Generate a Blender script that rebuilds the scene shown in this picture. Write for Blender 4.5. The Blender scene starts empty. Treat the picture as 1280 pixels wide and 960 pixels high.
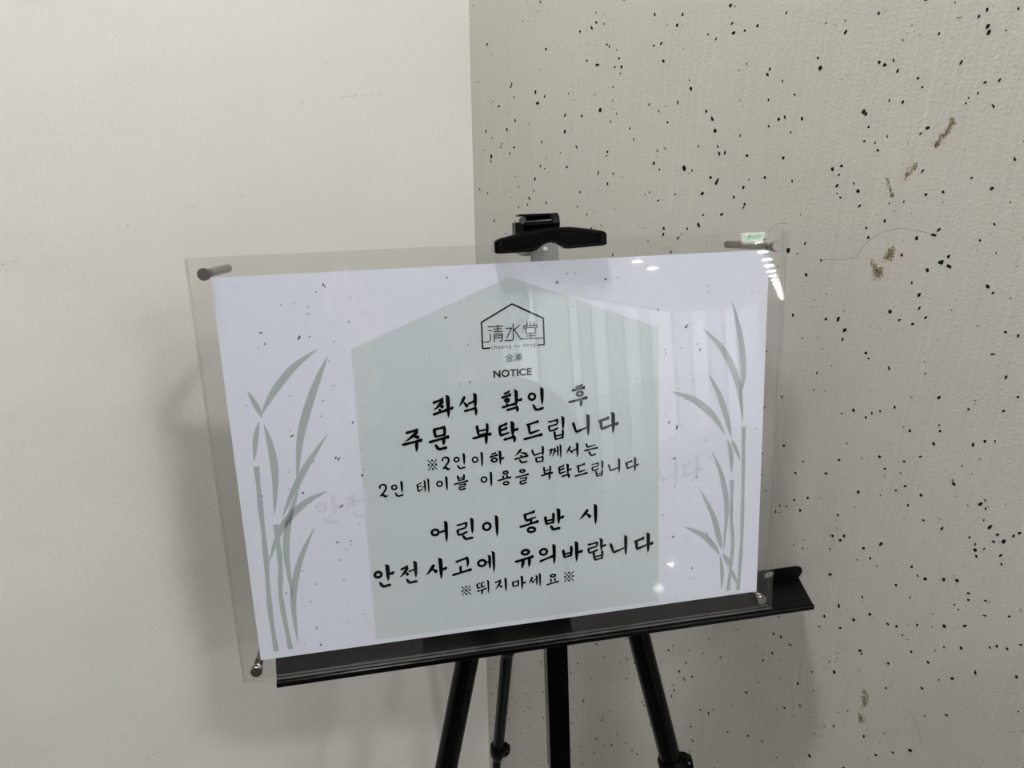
import bpy, bmesh, math, random
from mathutils import Vector, Matrix
from mathutils.geometry import tessellate_polygon

# ------------------------------------------------------------------ camera
SC = bpy.context.scene
COL = SC.collection
EYE = 1.65
cam_data = bpy.data.cameras.new('camera')
cam_data.sensor_fit = 'HORIZONTAL'
cam_data.sensor_width = 36.0
cam_data.lens = 890.0 / 1280.0 * 36.0
cam_data.clip_start = 0.02
cam = bpy.data.objects.new('camera', cam_data)
COL.objects.link(cam)
right = Vector((0.99996973, -0.00299237, -0.0071825))
down = Vector((-0.00778092, -0.38456705, -0.92306427))
fwd = Vector((0.0, 0.92309221, -0.38457869))
M = Matrix((right, -down, -fwd)).transposed().to_4x4()
M.translation = Vector((0, 0, EYE))
cam.matrix_world = M
SC.camera = cam

# ------------------------------------------------------------------ world and exposure
world = bpy.data.worlds.new('world')
SC.world = world
world.use_nodes = True
world.node_tree.nodes['Background'].inputs[0].default_value = (0.8, 0.82, 0.85, 1)
world.node_tree.nodes['Background'].inputs[1].default_value = 0.2
SC.view_settings.view_transform = 'Standard'
SC.view_settings.look = 'None'
SC.view_settings.gamma = 1.0
SC.view_settings.use_curve_mapping = False
SC.view_settings.exposure = 1.28
LAMP_STRENGTH = 90.0
LAMP_COLOR = (1.0, 0.984, 0.972)

# ------------------------------------------------------------------ places (metres)
CORNER = Vector((-0.04617, 0.91884, 0))
TH = math.radians(42.5)
DS = Vector((math.sin(TH), -math.cos(TH), 0))      # along the concrete wall, away from the corner
DP = Vector((-math.cos(TH), -math.sin(TH), 0))     # along the plaster wall, away from the corner
CEIL = 2.9
ROOM_S, ROOM_P = 34.0, 5.5
NEAR_S, NEAR_P = 6.2, 3.1        # dark walls added near the corner, hiding windows and lamps from the reflection
PC = Vector((0.00326, 0.49663, EYE - 0.26639))     # centre of the printed sheet
PU = Vector((0.98271, 0.18514, 0.0)).normalized()
PV = Vector((-0.03287, 0.17449, 0.98411)).normalized()
PN = PU.cross(PV).normalized()


def room(s, p, z):
    return CORNER + DS * s + DP * p + Vector((0, 0, z))


def pan(u, v, w):
    """millimetres in the leaning plane of the notice"""
    return PC + PU * (u / 1000) + PV * (v / 1000) + PN * (w / 1000)


# ------------------------------------------------------------------ helpers
def link(name, me, mat=None, parent=None, loc=None):
    o = bpy.data.objects.new(name, me)
    COL.objects.link(o)
    if me is not None and mat is not None:
        for m in (mat if isinstance(mat, (list, tuple)) else [mat]):
            me.materials.append(m)
    if parent is not None:
        o.parent = parent
    if loc is not None:
        o.location = loc
    return o


def root_origin(parent):
    v = Vector((0, 0, 0))
    while parent is not None:
        v += parent.location
        parent = parent.parent
    return v


def build(name, verts, faces, mat, parent=None, smooth=False, mats=None, uvs=None, bevel=0, recalc=True):
    """world-space vertices -> one mesh object whose origin is its parent's"""
    org = root_origin(parent)
    me = bpy.data.meshes.new(name)
    me.from_pydata([Vector(v) - org for v in verts], [], faces)
    if recalc:
        bm = bmesh.new()
        bm.from_mesh(me)
        bmesh.ops.recalc_face_normals(bm, faces=bm.faces)
        bm.to_mesh(me)
        bm.free()
    if smooth:
        for p in me.polygons:
            p.use_smooth = True
    if uvs:
        lay = me.uv_layers.new(name='UVMap')
        for lp in me.loops:
            lay.data[lp.index].uv = uvs[lp.vertex_index]
    o = link(name, me, mat, parent)
    if mats:
        for p, i in zip(me.polygons, mats):
            p.material_index = i
    if bevel:
        b = o.modifiers.new('bevel', 'BEVEL')
        b.width = bevel
        b.segments = 2
        b.limit_method = 'ANGLE'
    return o


def empty(name, loc, label, cat, group=None):
    o = bpy.data.objects.new(name, None)
    COL.objects.link(o)
    o.location = loc
    o.empty_display_size = 0.05
    tag(o, label, cat, group)
    return o


def tag(o, label, cat, group=None):
    o['label'] = label
    o['category'] = cat
    if group:
        o['group'] = group


class MB:
    """collects shapes in world space"""

    def __init__(self):
        self.v, self.f = [], []

    def add(self, vs, fs):
        n = len(self.v)
        self.v += [Vector(a) for a in vs]
        self.f += [tuple(i + n for i in f) for f in fs]

    def box(self, fn, a0, a1, b0, b1, c0, c1):
        vs = [fn(a, b, c) for a in (a0, a1) for b in (b0, b1) for c in (c0, c1)]
        self.add(vs, [(0, 1, 3, 2), (4, 6, 7, 5), (0, 4, 5, 1), (2, 3, 7, 6), (0, 2, 6, 4), (1, 5, 7, 3)])

    def tube(self, a, b, ra, rb=None, n=20, caps=True, squash=None):
        rb = ra if rb is None else rb
        d = (b - a).normalized()
        x = d.cross(Vector((0, 0, 1)) if abs(d.z) < 0.9 else PU)
        x.normalize()
        y = d.cross(x)
        if squash is not None:          # flattened profile, wide along squash[0]
            x = (squash[0] - d * squash[0].dot(d)).normalized()
            y = d.cross(x) * squash[1]
        vs = []
        for P, r in ((a, ra), (b, rb)):
            for i in range(n):
                t = 2 * math.pi * i / n
                vs.append(P + x * (r * math.cos(t)) + y * (r * math.sin(t)))
        fs = [(i, (i + 1) % n, n + (i + 1) % n, n + i) for i in range(n)]
        if caps:
            fs += [tuple(range(n))[::-1], tuple(range(n, 2 * n))]
        self.add(vs, fs)

    def lathe(self, a, d, prof, n=24):
        """prof: list of (distance along d, radius)"""
        d = d.normalized()
        x = d.cross(Vector((0, 0, 1)) if abs(d.z) < 0.9 else PU).normalized()
        y = d.cross(x)
        vs = []
        for h, r in prof:
            for i in range(n):
                t = 2 * math.pi * i / n
                vs.append(a + d * h + x * (r * math.cos(t)) + y * (r * math.sin(t)))
        fs = []
        for k in range(len(prof) - 1):
            fs += [(k * n + i, k * n + (i + 1) % n, (k + 1) * n + (i + 1) % n, (k + 1) * n + i) for i in range(n)]
        fs += [tuple(range(n))[::-1], tuple(range((len(prof) - 1) * n, len(prof) * n))]
        self.add(vs, fs)

    def plate(self, fn, outline, w0, w1, holes=()):
        """flat outline (2D, with holes) given thickness between w0 and w1"""
        loops = [list(outline)] + [list(h) for h in holes]
        tri = tessellate_polygon([[Vector((p[0], p[1], 0)) for p in lp] for lp in loops])
        pts = [p for lp in loops for p in lp]
        n = len(pts)
        vs = [fn(p[0], p[1], w1) for p in pts] + [fn(p[0], p[1], w0) for p in pts]
        fs = [tuple(t) for t in tri] + [tuple(i + n for i in reversed(t)) for t in tri]
        k = 0
        for lp in loops:
            m = len(lp)
            for i in range(m):
                j = (i + 1) % m
                fs.append((k + i, k + j, n + k + j, n + k + i))
            k += m
        self.add(vs, fs)

    def build(self, name, mat, parent=None, **kw):
        return build(name, self.v, self.f, mat, parent, **kw)


def autosmooth(o, ang=35):
    me = o.data
    for p in me.polygons:
        p.use_smooth = True
    me.set_sharp_from_angle(angle=math.radians(ang))
    return o


# ------------------------------------------------------------------ materials
def new_mat(name):
    m = bpy.data.materials.new(name)
    m.use_nodes = True
    nt = m.node_tree
    return m, nt, nt.nodes['Principled BSDF'], nt.nodes['Material Output']


def plain(name, col, rough=0.5, metal=0.0, spec=0.5):
    m, nt, b, out = new_mat(name)
    b.inputs['Base Color'].default_value = (*col, 1)
    b.inputs['Roughness'].default_value = rough
    b.inputs['Metallic'].default_value = metal
    b.inputs['Specular IOR Level'].default_value = spec
    return m


def noise(nt, vec, scale, detail=4, rough=0.55, stretch=None):
    n = nt.nodes.new('ShaderNodeTexNoise')
    n.inputs['Scale'].default_value = scale
    n.inputs['Detail'].default_value = detail
    n.inputs['Roughness'].default_value = rough
    if stretch:
        mp = nt.nodes.new('ShaderNodeMapping')
        mp.inputs['Scale'].default_value = stretch
        nt.links.new(vec, mp.inputs['Vector'])
        vec = mp.outputs['Vector']
    nt.links.new(vec, n.inputs['Vector'])
    return n.outputs['Fac']


def math_node(nt, op, a, b):
    n = nt.nodes.new('ShaderNodeMath')
    n.operation = op
    for i, x in enumerate((a, b)):
        if isinstance(x, (int, float)):
            n.inputs[i].default_value = x
        else:
            nt.links.new(x, n.inputs[i])
    return n.outputs[0]


def ramp(nt, fac, c0, c1, p0=0.3, p1=0.7):
    r = nt.nodes.new('ShaderNodeValToRGB')
    r.color_ramp.elements[0].color = (*c0, 1)
    r.color_ramp.elements[1].color = (*c1, 1)
    r.color_ramp.elements[0].position = p0
    r.color_ramp.elements[1].position = p1
    nt.links.new(fac, r.inputs['Fac'])
    return r.outputs['Color']


def bump(nt, h, bsdf, dist, strength=1.0):
    b = nt.nodes.new('ShaderNodeBump')
    b.inputs['Distance'].default_value = dist
    b.inputs['Strength'].default_value = strength
    nt.links.new(h, b.inputs['Height'])
    nt.links.new(b.outputs['Normal'], bsdf.inputs['Normal'])


def wall_plaster():
    m, nt, b, out = new_mat('painted_plaster')
    tc = nt.nodes.new('ShaderNodeTexCoord').outputs['UV']
    big = noise(nt, tc, 2.5, 3)
    nt.links.new(ramp(nt, big, (0.73, 0.715, 0.675), (0.77, 0.755, 0.715)), b.inputs['Base Color'])
    b.inputs['Roughness'].default_value = 0.55
    b.inputs['Specular IOR Level'].default_value = 0.3
    g = noise(nt, tc, 260, 3, 0.6)
    s = noise(nt, tc, 60, 2, 0.5, (0.4, 1, 1))
    l = noise(nt, tc, 9, 2, 0.5)
    h = math_node(nt, 'ADD', math_node(nt, 'MULTIPLY', g, 0.35), math_node(nt, 'MULTIPLY', s, 0.5))
    h = math_node(nt, 'ADD', h, math_node(nt, 'MULTIPLY', l, 2.2))
    bump(nt, h, b, 0.0011)
    return m


def wall_concrete():
    m, nt, b, out = new_mat('brushed_concrete_paint')
    tc = nt.nodes.new('ShaderNodeTexCoord').outputs['UV']
    big = noise(nt, tc, 3.5, 4)
    brush = noise(nt, tc, 1, 4, 0.6, (190, 3.5, 1))
    fine = noise(nt, tc, 420, 3, 0.65)
    mixf = math_node(nt, 'ADD', math_node(nt, 'MULTIPLY', big, 0.55), math_node(nt, 'MULTIPLY', brush, 0.45))
    nt.links.new(ramp(nt, mixf, (0.545, 0.53, 0.482), (0.60, 0.585, 0.537)), b.inputs['Base Color'])
    b.inputs['Roughness'].default_value = 0.7
    b.inputs['Specular IOR Level'].default_value = 0.25
    strokes = noise(nt, tc, 1, 3, 0.6, (300, 4, 1))
    grit = nt.nodes.new('ShaderNodeTexVoronoi')
    grit.inputs['Scale'].default_value = 120
    nt.links.new(tc, grit.inputs['Vector'])
    gp = ramp(nt, grit.outputs['Distance'], (1, 1, 1), (0, 0, 0), 0.0, 0.28)
    h = math_node(nt, 'ADD', math_node(nt, 'MULTIPLY', strokes, 0.8), math_node(nt, 'MULTIPLY', fine, 0.7))
    h = math_node(nt, 'ADD', h, math_node(nt, 'MULTIPLY', gp, 0.2))
    bump(nt, h, b, 0.00085)
    return m


def acrylic(name, tint, edge=False):
    """clear sheet: light passes straight through, Fresnel mirror on each face"""
    m = bpy.data.materials.new(name)
    m.use_nodes = True
    nt = m.node_tree
    nt.nodes.clear()
    out = nt.nodes.new('ShaderNodeOutputMaterial')
    tr = nt.nodes.new('ShaderNodeBsdfTransparent')
    tr.inputs[0].default_value = (*tint, 1)
    gl = nt.nodes.new('ShaderNodeBsdfGlossy')
    gl.inputs['Roughness'].default_value = 0.02
    fr = nt.nodes.new('ShaderNodeFresnel')
    geo = nt.nodes.new('ShaderNodeNewGeometry')
    ior = nt.nodes.new('ShaderNodeMix')
    ior.data_type = 'FLOAT'
    ior.inputs[2].default_value = 1.49
    ior.inputs[3].default_value = 1 / 1.49
    nt.links.new(geo.outputs['Backfacing'], ior.inputs[0])
    nt.links.new(ior.outputs[0], fr.inputs['IOR'])
    mx = nt.nodes.new('ShaderNodeMixShader')
    nt.links.new(fr.outputs[0], mx.inputs[0])
    nt.links.new(tr.outputs[0], mx.inputs[1])
    nt.links.new(gl.outputs[0], mx.inputs[2])
    last = mx
    if edge:
        df = nt.nodes.new('ShaderNodeBsdfDiffuse')
        df.inputs[0].default_value = (0.8, 0.82, 0.8, 1)
        m2 = nt.nodes.new('ShaderNodeMixShader')
        m2.inputs[0].default_value = 0.09
        nt.links.new(mx.outputs[0], m2.inputs[1])
        nt.links.new(df.outputs[0], m2.inputs[2])
        last = m2
    nt.links.new(last.outputs[0], out.inputs[0])
    return m


def emitter(name, col, strength):
    m = bpy.data.materials.new(name)
    m.use_nodes = True
    nt = m.node_tree
    nt.nodes.clear()
    out = nt.nodes.new('ShaderNodeOutputMaterial')
    e = nt.nodes.new('ShaderNodeEmission')
    e.inputs[0].default_value = (*col, 1)
    e.inputs[1].default_value = strength
    nt.links.new(e.outputs[0], out.inputs[0])
    return m


def sheet_paper():
    m, nt, b, out = new_mat('white_paper')
    tc = nt.nodes.new('ShaderNodeTexCoord').outputs['Object']
    n = noise(nt, tc, 900, 2)
    nt.links.new(ramp(nt, n, (0.755, 0.795, 0.91), (0.775, 0.815, 0.93)), b.inputs['Base Color'])
    b.inputs['Roughness'].default_value = 0.8
    b.inputs['Specular IOR Level'].default_value = 0.15
    return m


MAT = dict(
    plaster=wall_plaster(), concrete=wall_concrete(), paper=sheet_paper(),
    ceiling=plain('ceiling_paint', (0.72, 0.71, 0.68), 0.8),
    added_wall=plain('dark_added_wall', (0.07, 0.068, 0.065), 0.7),
    pale_wall=plain('pale_hall_wall', (0.5, 0.5, 0.49), 0.7),
    floor=plain('polished_floor', (0.19, 0.185, 0.177), 0.04, 0, 0.6),
    trim=plain('grey_skirting', (0.25, 0.245, 0.235), 0.5),
    frame=plain('white_window_frame', (0.7, 0.7, 0.69), 0.5),
    window=emitter('daylit_sheer_blind', (0.95, 0.98, 0.98), 0.5),
    window_open=emitter('daylit_thin_blind', (0.93, 0.96, 1.0), 0.88),
    lamp=emitter('lamp_glow', LAMP_COLOR, LAMP_STRENGTH),
    lamp_ring=plain('lamp_ring_white', (0.75, 0.75, 0.74), 0.5),
    sign_white=emitter('sign_white_glow', (0.9, 1.0, 0.92), 1.3),
    sign_green=emitter('sign_green_glow', (0.12, 0.75, 0.30), 1.3),
    acrylic=acrylic('clear_acrylic', (0.992, 0.993, 0.991)),
    acrylic_edge=acrylic('acrylic_cut_edge', (0.86, 0.87, 0.86), True),
    black=plain('black_powder_coat', (0.0016, 0.0016, 0.0018), 0.35, 0, 0.1),
    black_tube=plain('black_anodised_tube', (0.0014, 0.0014, 0.0016), 0.18, 0.0, 0.12),
    plastic=plain('black_moulded_plastic', (0.0016, 0.0016, 0.0018), 0.35, 0, 0.1),
    grey_metal=plain('grey_brushed_metal', (0.26, 0.275, 0.27), 0.45, 0.2),
    dark_grey=plain('dark_grey_plastic', (0.03, 0.03, 0.032), 0.4),
    eyelet=plain('pale_eyelet', (0.62, 0.63, 0.62), 0.4),
    chrome=plain('satin_steel', (0.27, 0.25, 0.23), 0.3, 1.0),
    print_house=plain('pale_grey_green_print', (0.62, 0.69, 0.725), 0.8, 0, 0.15),
    print_leaf=plain('sage_grey_print', (0.43, 0.50, 0.51), 0.8, 0, 0.15),
    print_fleck=plain('grey_fleck_print', (0.16, 0.165, 0.185), 0.8, 0, 0.15),
    print_faint=plain('faint_grey_print', (0.70, 0.73, 0.835), 0.8, 0, 0.15),
    ink=plain('black_ink', (0.002, 0.003, 0.003), 0.8, 0, 0.02),
    fleck=plain('dark_stone_fleck', (0.010, 0.009, 0.008), 0.8, 0, 0.1),
    stain=plain('ochre_stain', (0.235, 0.185, 0.10), 0.8),
    skin=plain('warm_skin', (0.50, 0.33, 0.25), 0.5),
    hair=plain('dark_hair', (0.012, 0.010, 0.009), 0.5),
    coat=plain('charcoal_coat', (0.022, 0.022, 0.025), 0.85),
    trousers=plain('navy_trousers', (0.018, 0.02, 0.028), 0.85),
    shoe=plain('dark_shoe', (0.012, 0.012, 0.012), 0.5),
    lip=plain('lip', (0.40, 0.19, 0.17), 0.5),
    eye=plain('eye_white', (0.7, 0.7, 0.68), 0.3),
    crack=plain('hairline_grey', (0.16, 0.15, 0.13), 0.8),
    scuff=plain('plaster_scuff', (0.52, 0.49, 0.42), 0.8),
)

# ------------------------------------------------------------------ the room
def struct(o):
    o['kind'] = 'structure'
    return o


def slab(name, mat, fn, a0, a1, b0, b1, c0, c1, parent=None):
    """box with a metre-scale UV on (a, b)"""
    co = [(a, b, c) for a in (a0, a1) for b in (b0, b1) for c in (c0, c1)]
    fs = [(0, 1, 3, 2), (4, 6, 7, 5), (0, 4, 5, 1), (2, 3, 7, 6), (0, 2, 6, 4), (1, 5, 7, 3)]
    return build(name, [fn(*q) for q in co], fs, mat, parent, uvs=[(q[0], q[1]) for q in co])


T = 0.12
wall_left = struct(slab('wall_left', MAT['plaster'], lambda a, b, c: room(c, a, b), -T, NEAR_P, 0, CEIL, -T, 0))
wall_right = struct(slab('wall_right', MAT['concrete'], lambda a, b, c: room(a, c, b), 0, ROOM_S, 0, CEIL, -T, 0))
struct(slab('wall_back', MAT['pale_wall'], lambda a, b, c: room(a, c, b), NEAR_S, ROOM_S + T, 0, CEIL, ROOM_P, ROOM_P + T))
struct(slab('added_wall_near', MAT['added_wall'], lambda a, b, c: room(a, c, b), -T, NEAR_S, 0, CEIL, NEAR_P, NEAR_P + T))  # added unseen wall, keeps the left of the acrylic reflection dark
struct(slab('added_wall_return', MAT['added_wall'], lambda a, b, c: room(c, a, b), NEAR_P + T, ROOM_P, 0, CEIL, NEAR_S - T, NEAR_S))  # added return, cuts hall windows and lamps out of the left reflection
struct(slab('wall_far', MAT['pale_wall'], lambda a, b, c: room(c, a, b), -T, ROOM_P, 0, CEIL, ROOM_S, ROOM_S + T))
struct(slab('floor', MAT['floor'], lambda a, b, c: room(a, b, c), -T, ROOM_S + T, -T, ROOM_P + T, -0.1, 0))
struct(slab('ceiling', MAT['ceiling'], lambda a, b, c: room(a, b, c), -T, ROOM_S + T, -T, ROOM_P + T, CEIL, CEIL + 0.1))

# tall daylit windows with sheer blinds along the hall, seen only as pale streaks in the acrylic
cuts = [('b', q) for q in ((8.2, 10.6, 0), (10.7, 13.6, 0), (13.7, 14.9, 1), (15.0, 17.4, 0), (17.5, 18.3, 1), (18.4, 19.6, 0), (19.7, 21.3, 1),
                           (21.4, 23.6, 0), (23.7, 26.2, 1), (26.3, 28.4, 0), (28.5, 33.6, 1))] + \
       [('f', q) for q in ((4.7, 5.4, 0), (3.9, 4.6, 1), (3.2, 3.8, 0), (2.6, 3.1, 1), (1.6, 2.5, 0))]
for wn, (wall, (a0, a1, bright)) in enumerate(cuts, 1):
    if wall == 'b':
        fn = lambda a, b, c: room(a, ROOM_P - c, b)
    else:
        fn = lambda a, b, c: room(ROOM_S - c, a, b)
    mb = MB()
    mb.box(fn, a0, a1, 0.001, 0.012, 0.002, 0.05)
    mb.box(fn, a0, a1, 2.80, 2.84, 0.002, 0.07)
    mb.box(fn, a0, a0 + 0.03, 0.012, 2.80, 0.002, 0.05)
    mb.box(fn, a1 - 0.03, a1, 0.012, 2.80, 0.002, 0.05)
    fr = struct(mb.build('window_%d' % wn, MAT['frame']))
    mb = MB()
    mb.box(fn, a0 + 0.03, a1 - 0.03, 0.012, 2.80, 0.01, 0.03)
    mb.build('blind', MAT['window_open' if bright else 'window'], fr)

# flecks, stains and cracks of the concrete wall
rng = random.Random(7)


def blob(mb, s, z, r, asp, ang, n=7, p=0.0004):
    """irregular chip lying on the concrete wall (s, z, r in metres)"""
    ca, sa = math.cos(ang), math.sin(ang)
    ring = []
    for i in range(n):
        t = 2 * math.pi * (i + rng.uniform(-0.25, 0.25)) / n
        k = r * rng.uniform(0.72, 1.2)
        x, y = k * math.cos(t) * asp, k * math.sin(t)
        ring.append((s + x * ca - y * sa, z + x * sa + y * ca))
    base = [room(a, 0.0001, b) for a, b in ring]
    top = [room(s + (a - s) * 0.75, p, z + (b - z) * 0.75) for a, b in ring]
    fs = [(i, (i + 1) % n, n + (i + 1) % n, n + i) for i in range(n)] + [tuple(range(n, 2 * n))]
    mb.add(base + top, fs)


FLECKS = [(264,60,2.5),(294,58,2.1),(368,45,2.0),(357,42,1.7),(322,41,1.7),(330,37,1.7),(273,36,2.2),(183,24,2.0),(199,20,2.0),(212,36,1.9),(173,51,2.0),(110,-5,3.0),(124,-9,2.2),(203,-22,3.2),(309,-2,2.5),(296,-14,2.2),(338,-37,2.8),(327,-21,2.1),(334,-27,2.8),(382,8,2.3),(396,3,1.6),(426,12,2.8),(470,15,2.1),(480,16,1.4),(484,9,2.0),(507,32,1.7),(536,35,2.1),(499,4,1.7),(503,-2,1.4),(542,1,1.6),(550,2,1.6),(550,-14,1.9),(534,-9,1.1),(512,-29,2.0),(508,-33,1.4),(482,-11,1.5),(465,-19,2.7),(417,-25,2.3),(408,-7,1.6),(402,-24,2.0),(448,-62,2.5),(454,-66,1.6),(416,-74,2.0),(345,-80,3.3),(338,-77,2.5),(331,-92,2.6),(350,-55,2.5),(342,-50,1.8),(363,-40,1.7),(372,-56,2.1),(309,-71,4.1),(281,-74,1.9),(277,-57,1.9),(224,-82,2.0),(155,-44,3.0),(159,-80,2.6),(35,-76,3.4),(63,-45,2.8),(68,-71,2.3),(26,-48,2.9),(391,-73,2.1),(375,-97,2.1),(454,-74,1.9),(471,-77,2.2),(474,-88,1.9),(458,-83,1.6),(520,-75,1.8),(531,-72,1.7),(561,-67,1.9),(570,-47,1.6),(547,-61,1.7),(482,-104,1.6),(495,-97,1.8),(485,-111,1.9),(469,-40,1.5),(330,-121,3.0),(291,-129,2.4),(318,-126,1.9),(421,-131,3.4),(440,-149,2.4),(435,-123,1.7),(540,-122,3.0),(532,-129,2.4),(546,-124,2.4),(544,-117,1.8),(531,-103,2.1),(512,-121,1.8),(573,-134,2.6),(591,-164,1.7),(587,-182,1.7),(530,-149,2.4),(512,-166,2.5),(473,-181,2.7),(480,-189,3.0),(463,-183,2.0),(532,-159,1.8),(520,-171,1.6),(530,-172,1.9),(538,-165,1.8),(434,-186,2.1),(500,-204,2.0),(503,-208,1.6),(599,-165,1.7),(435,-264,1.7),(499,-256,2.1),(510,-259,1.8),(514,-254,1.8),(520,-250,1.5),(490,-262,1.6),(530,-243,1.8),(560,-225,2.2),(581,-228,1.6),(603,-222,1.6),(609,-209,1.6),(566,-252,1.7),(545,-259,2.0),(564,-264,2.3),(557,-278,1.7),(590,-255,2.2),(527,-290,1.8),(533,-299,1.8),(486,-323,2.3),(516,-329,2.2),(551,-308,1.8),(545,-315,1.5),(564,-311,2.1),(605,-301,2.5),(609,-303,1.4),(615,-317,2.5),(621,-321,1.9),(631,-317,1.9),(634,-313,1.9),(620,-328,1.7),(626,-325,2.5),(627,-337,1.9),(629,-344,1.7),(610,-341,2.6),(609,-336,1.4),(604,-332,1.7),(612,-346,1.7),(512,-377,2.3),(502,-382,2.0),(530,-381,2.2),(543,-370,2.8),(537,-388,1.9),(469,-370,2.4),(503,-359,2.0),(446,-382,2.1),(462,-362,1.7),(474,-354,2.0),(449,-374,1.7),(459,-334,2.0),(444,-311,2.0),(582,-385,2.4),(595,-378,2.7),(604,-374,2.1),(614,-381,2.3),(615,-387,1.8),(626,-381,1.7),(570,-379,1.8),(562,-403,1.9),(576,-385,1.5),(547,-444,2.6),(535,-458,2.3),(525,-474,2.0),(520,-451,2.4),(509,-470,2.1),(563,-445,1.9),(570,-443,1.9),(585,-432,1.9),(604,-421,2.7),(620,-434,2.1),(638,-421,1.7),(642,-417,1.7),(649,-415,2.0),(656,-406,1.7),(600,-463,2.2),(586,-461,1.9),(571,-485,2.0),(634,-450,2.1),(620,-467,2.1),(660,-436,1.7),(601,-492,1.9),(574,-512,1.7),(546,-487,2.7),(528,-526,2.8),(497,-564,2.2),(466,-545,2.2),(464,-521,2.2),(445,-615,2.4),(605,-564,2.6),(522,-644,3.0),(566,-579,2.4),(538,-589,2.1),(488,-604,1.9),(431,-686,2.1),(455,-672,2.0)]
mb = MB()
for s, z, d in FLECKS:
    asp = rng.choice((1.1, 1.3, 1.6, 2.1))
    blob(mb, s / 1000, EYE + z / 1000, d / 2000 / math.sqrt(asp) * 1.36, asp, rng.gauss(1.35, 0.6), rng.choice((6, 7, 8)))
for i in range(6800):
    s, z = rng.uniform(0.004, 1.5), rng.uniform(0.35, 2.3)
    r = min(0.0015, 0.00053 * math.exp(rng.gauss(0, 0.55)))
    if s < 0.42 and rng.random() < 0.36:
        r = rng.uniform(0.0009, 0.0017)
    if s > 0.72 and rng.random() < 0.12:
        r = rng.uniform(0.0009, 0.0022)
    asp = rng.uniform(1.0, 2.2)
    blob(mb, s, z, r / math.sqrt(asp) * 1.1, asp, rng.gauss(1.35, 0.6), 6)
fl = mb.build('stone_flecks', MAT['fleck'], wall_right, recalc=False)
fl['kind'] = 'stuff'

STAINS = [([(527, -22), (527, -26), (526, -30), (524, -33), (521, -37), (520, -40)], 1.5),
          ([(510, -54), (507, -58), (504, -62)], 1.7), ([(491, -65), (494, -73), (497, -78)], 1.1),
          ([(506, -118), (504, -122), (501, -125), (505, -123), (503, -119)], 2.2),
          ([(490, -128), (494, -133), (497, -135), (496, -141), (500, -135), (495, -137), (499, -138)], 2.3),
          ([(556, -528), (562, -533), (560, -545), (559, -536)], 2.0), ([(559, -557), (562, -561), (560, -562)], 2.2),
          ([(365, -651), (369, -653)], 1.2), ([(386, -754), (387, -761)], 1.6)]
for pts, w in STAINS:
    mb = MB()
    for a, b in zip(pts, pts[1:] + pts[-1:]):
        for k in range(26):
            t = rng.random()
            s = a[0] + (b[0] - a[0]) * t + rng.gauss(0, w * 0.55)
            z = a[1] + (b[1] - a[1]) * t + rng.gauss(0, w * 0.7)
            blob(mb, s / 1000, EYE + z / 1000, rng.uniform(0.0002, 0.00062), rng.uniform(1, 1.8), rng.uniform(0, 3), 5, 0.0003)
    mb.build('ochre_stain', MAT['stain'], wall_right, recalc=False)['kind'] = 'stuff'

CRACKS = [[(453, -134), (465, -132), (474, -130), (479, -127), (482, -119), (487, -112), (496, -105), (507, -101), (518, -101), (527, -102)],
          [(594, -522), (599, -525), (604, -532), (608, -538), (611, -548)], [(400, -118), (408, -110), (412, -109), (418, -109)]]
for pts in CRACKS:
    mb = MB()
    for (a, b), (c, d) in zip(pts, pts[1:]):
        q = Vector((c - a, d - b, 0)).normalized()
        nx, nz = -q.y * 0.14, q.x * 0.14
        vs = [room((x + k * nx) / 1000, 0.0002, EYE + (y + k * nz) / 1000) for x, y in ((a, b), (c, d)) for k in (-1, 1)]
        mb.add(vs, [(0, 1, 3, 2)])
    mb.build('hairline_crack', MAT['crack'], wall_right, recalc=False)

# small scuffs on the plaster wall
mb = MB()
for p0, z0, p1, z1, n in ((187, 25, 188, 25, 2), (220, -12, 220, -12, 2), (185, -9, 125, -5, 22), (404, -112, 404, -112, 3),
                          (503, -694, 484, -697, 9), (506, -132, 457, -122, 6), (353, -102, 290, -97, 5)):
    for i in range(n):
        t = rng.random()
        p, z = (p0 + (p1 - p0) * t) / 1000, EYE + (z0 + (z1 - z0) * t) / 1000 + rng.gauss(0, 0.0004)
        r = rng.uniform(0.0003, 0.0009)
        ring = [(p + r * 1.4 * math.cos(q * 1.26), z + r * 0.7 * math.sin(q * 1.26)) for q in range(5)]
        mb.add([room(0.0003, a, b) for a, b in ring], [(0, 1, 2, 3, 4)])
mb.build('scuff_marks', MAT['scuff'], wall_left, recalc=False)['kind'] = 'stuff'

# ------------------------------------------------------------------ ceiling lamps
def make_lamp():
    o = empty('ceiling_light', room(0, 0, 0), 'round white downlight set in the ceiling', 'ceiling light')
    org = o.location
    ring, n = MB(), 28
    up = Vector((0, 0, 1))
    ring.lathe(org, -up, [(0.0, 0.105), (0.006, 0.105), (0.009, 0.098), (0.009, 0.088)], n)
    r = ring.build('trim_ring', MAT['lamp_ring'], o)
    d = MB()
    d.lathe(org, -up, [(0.0092, 0.087), (0.0098, 0.085)], n)
    g = d.build('diffuser', MAT['lamp'], o)
    return o, [r, g]


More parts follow.
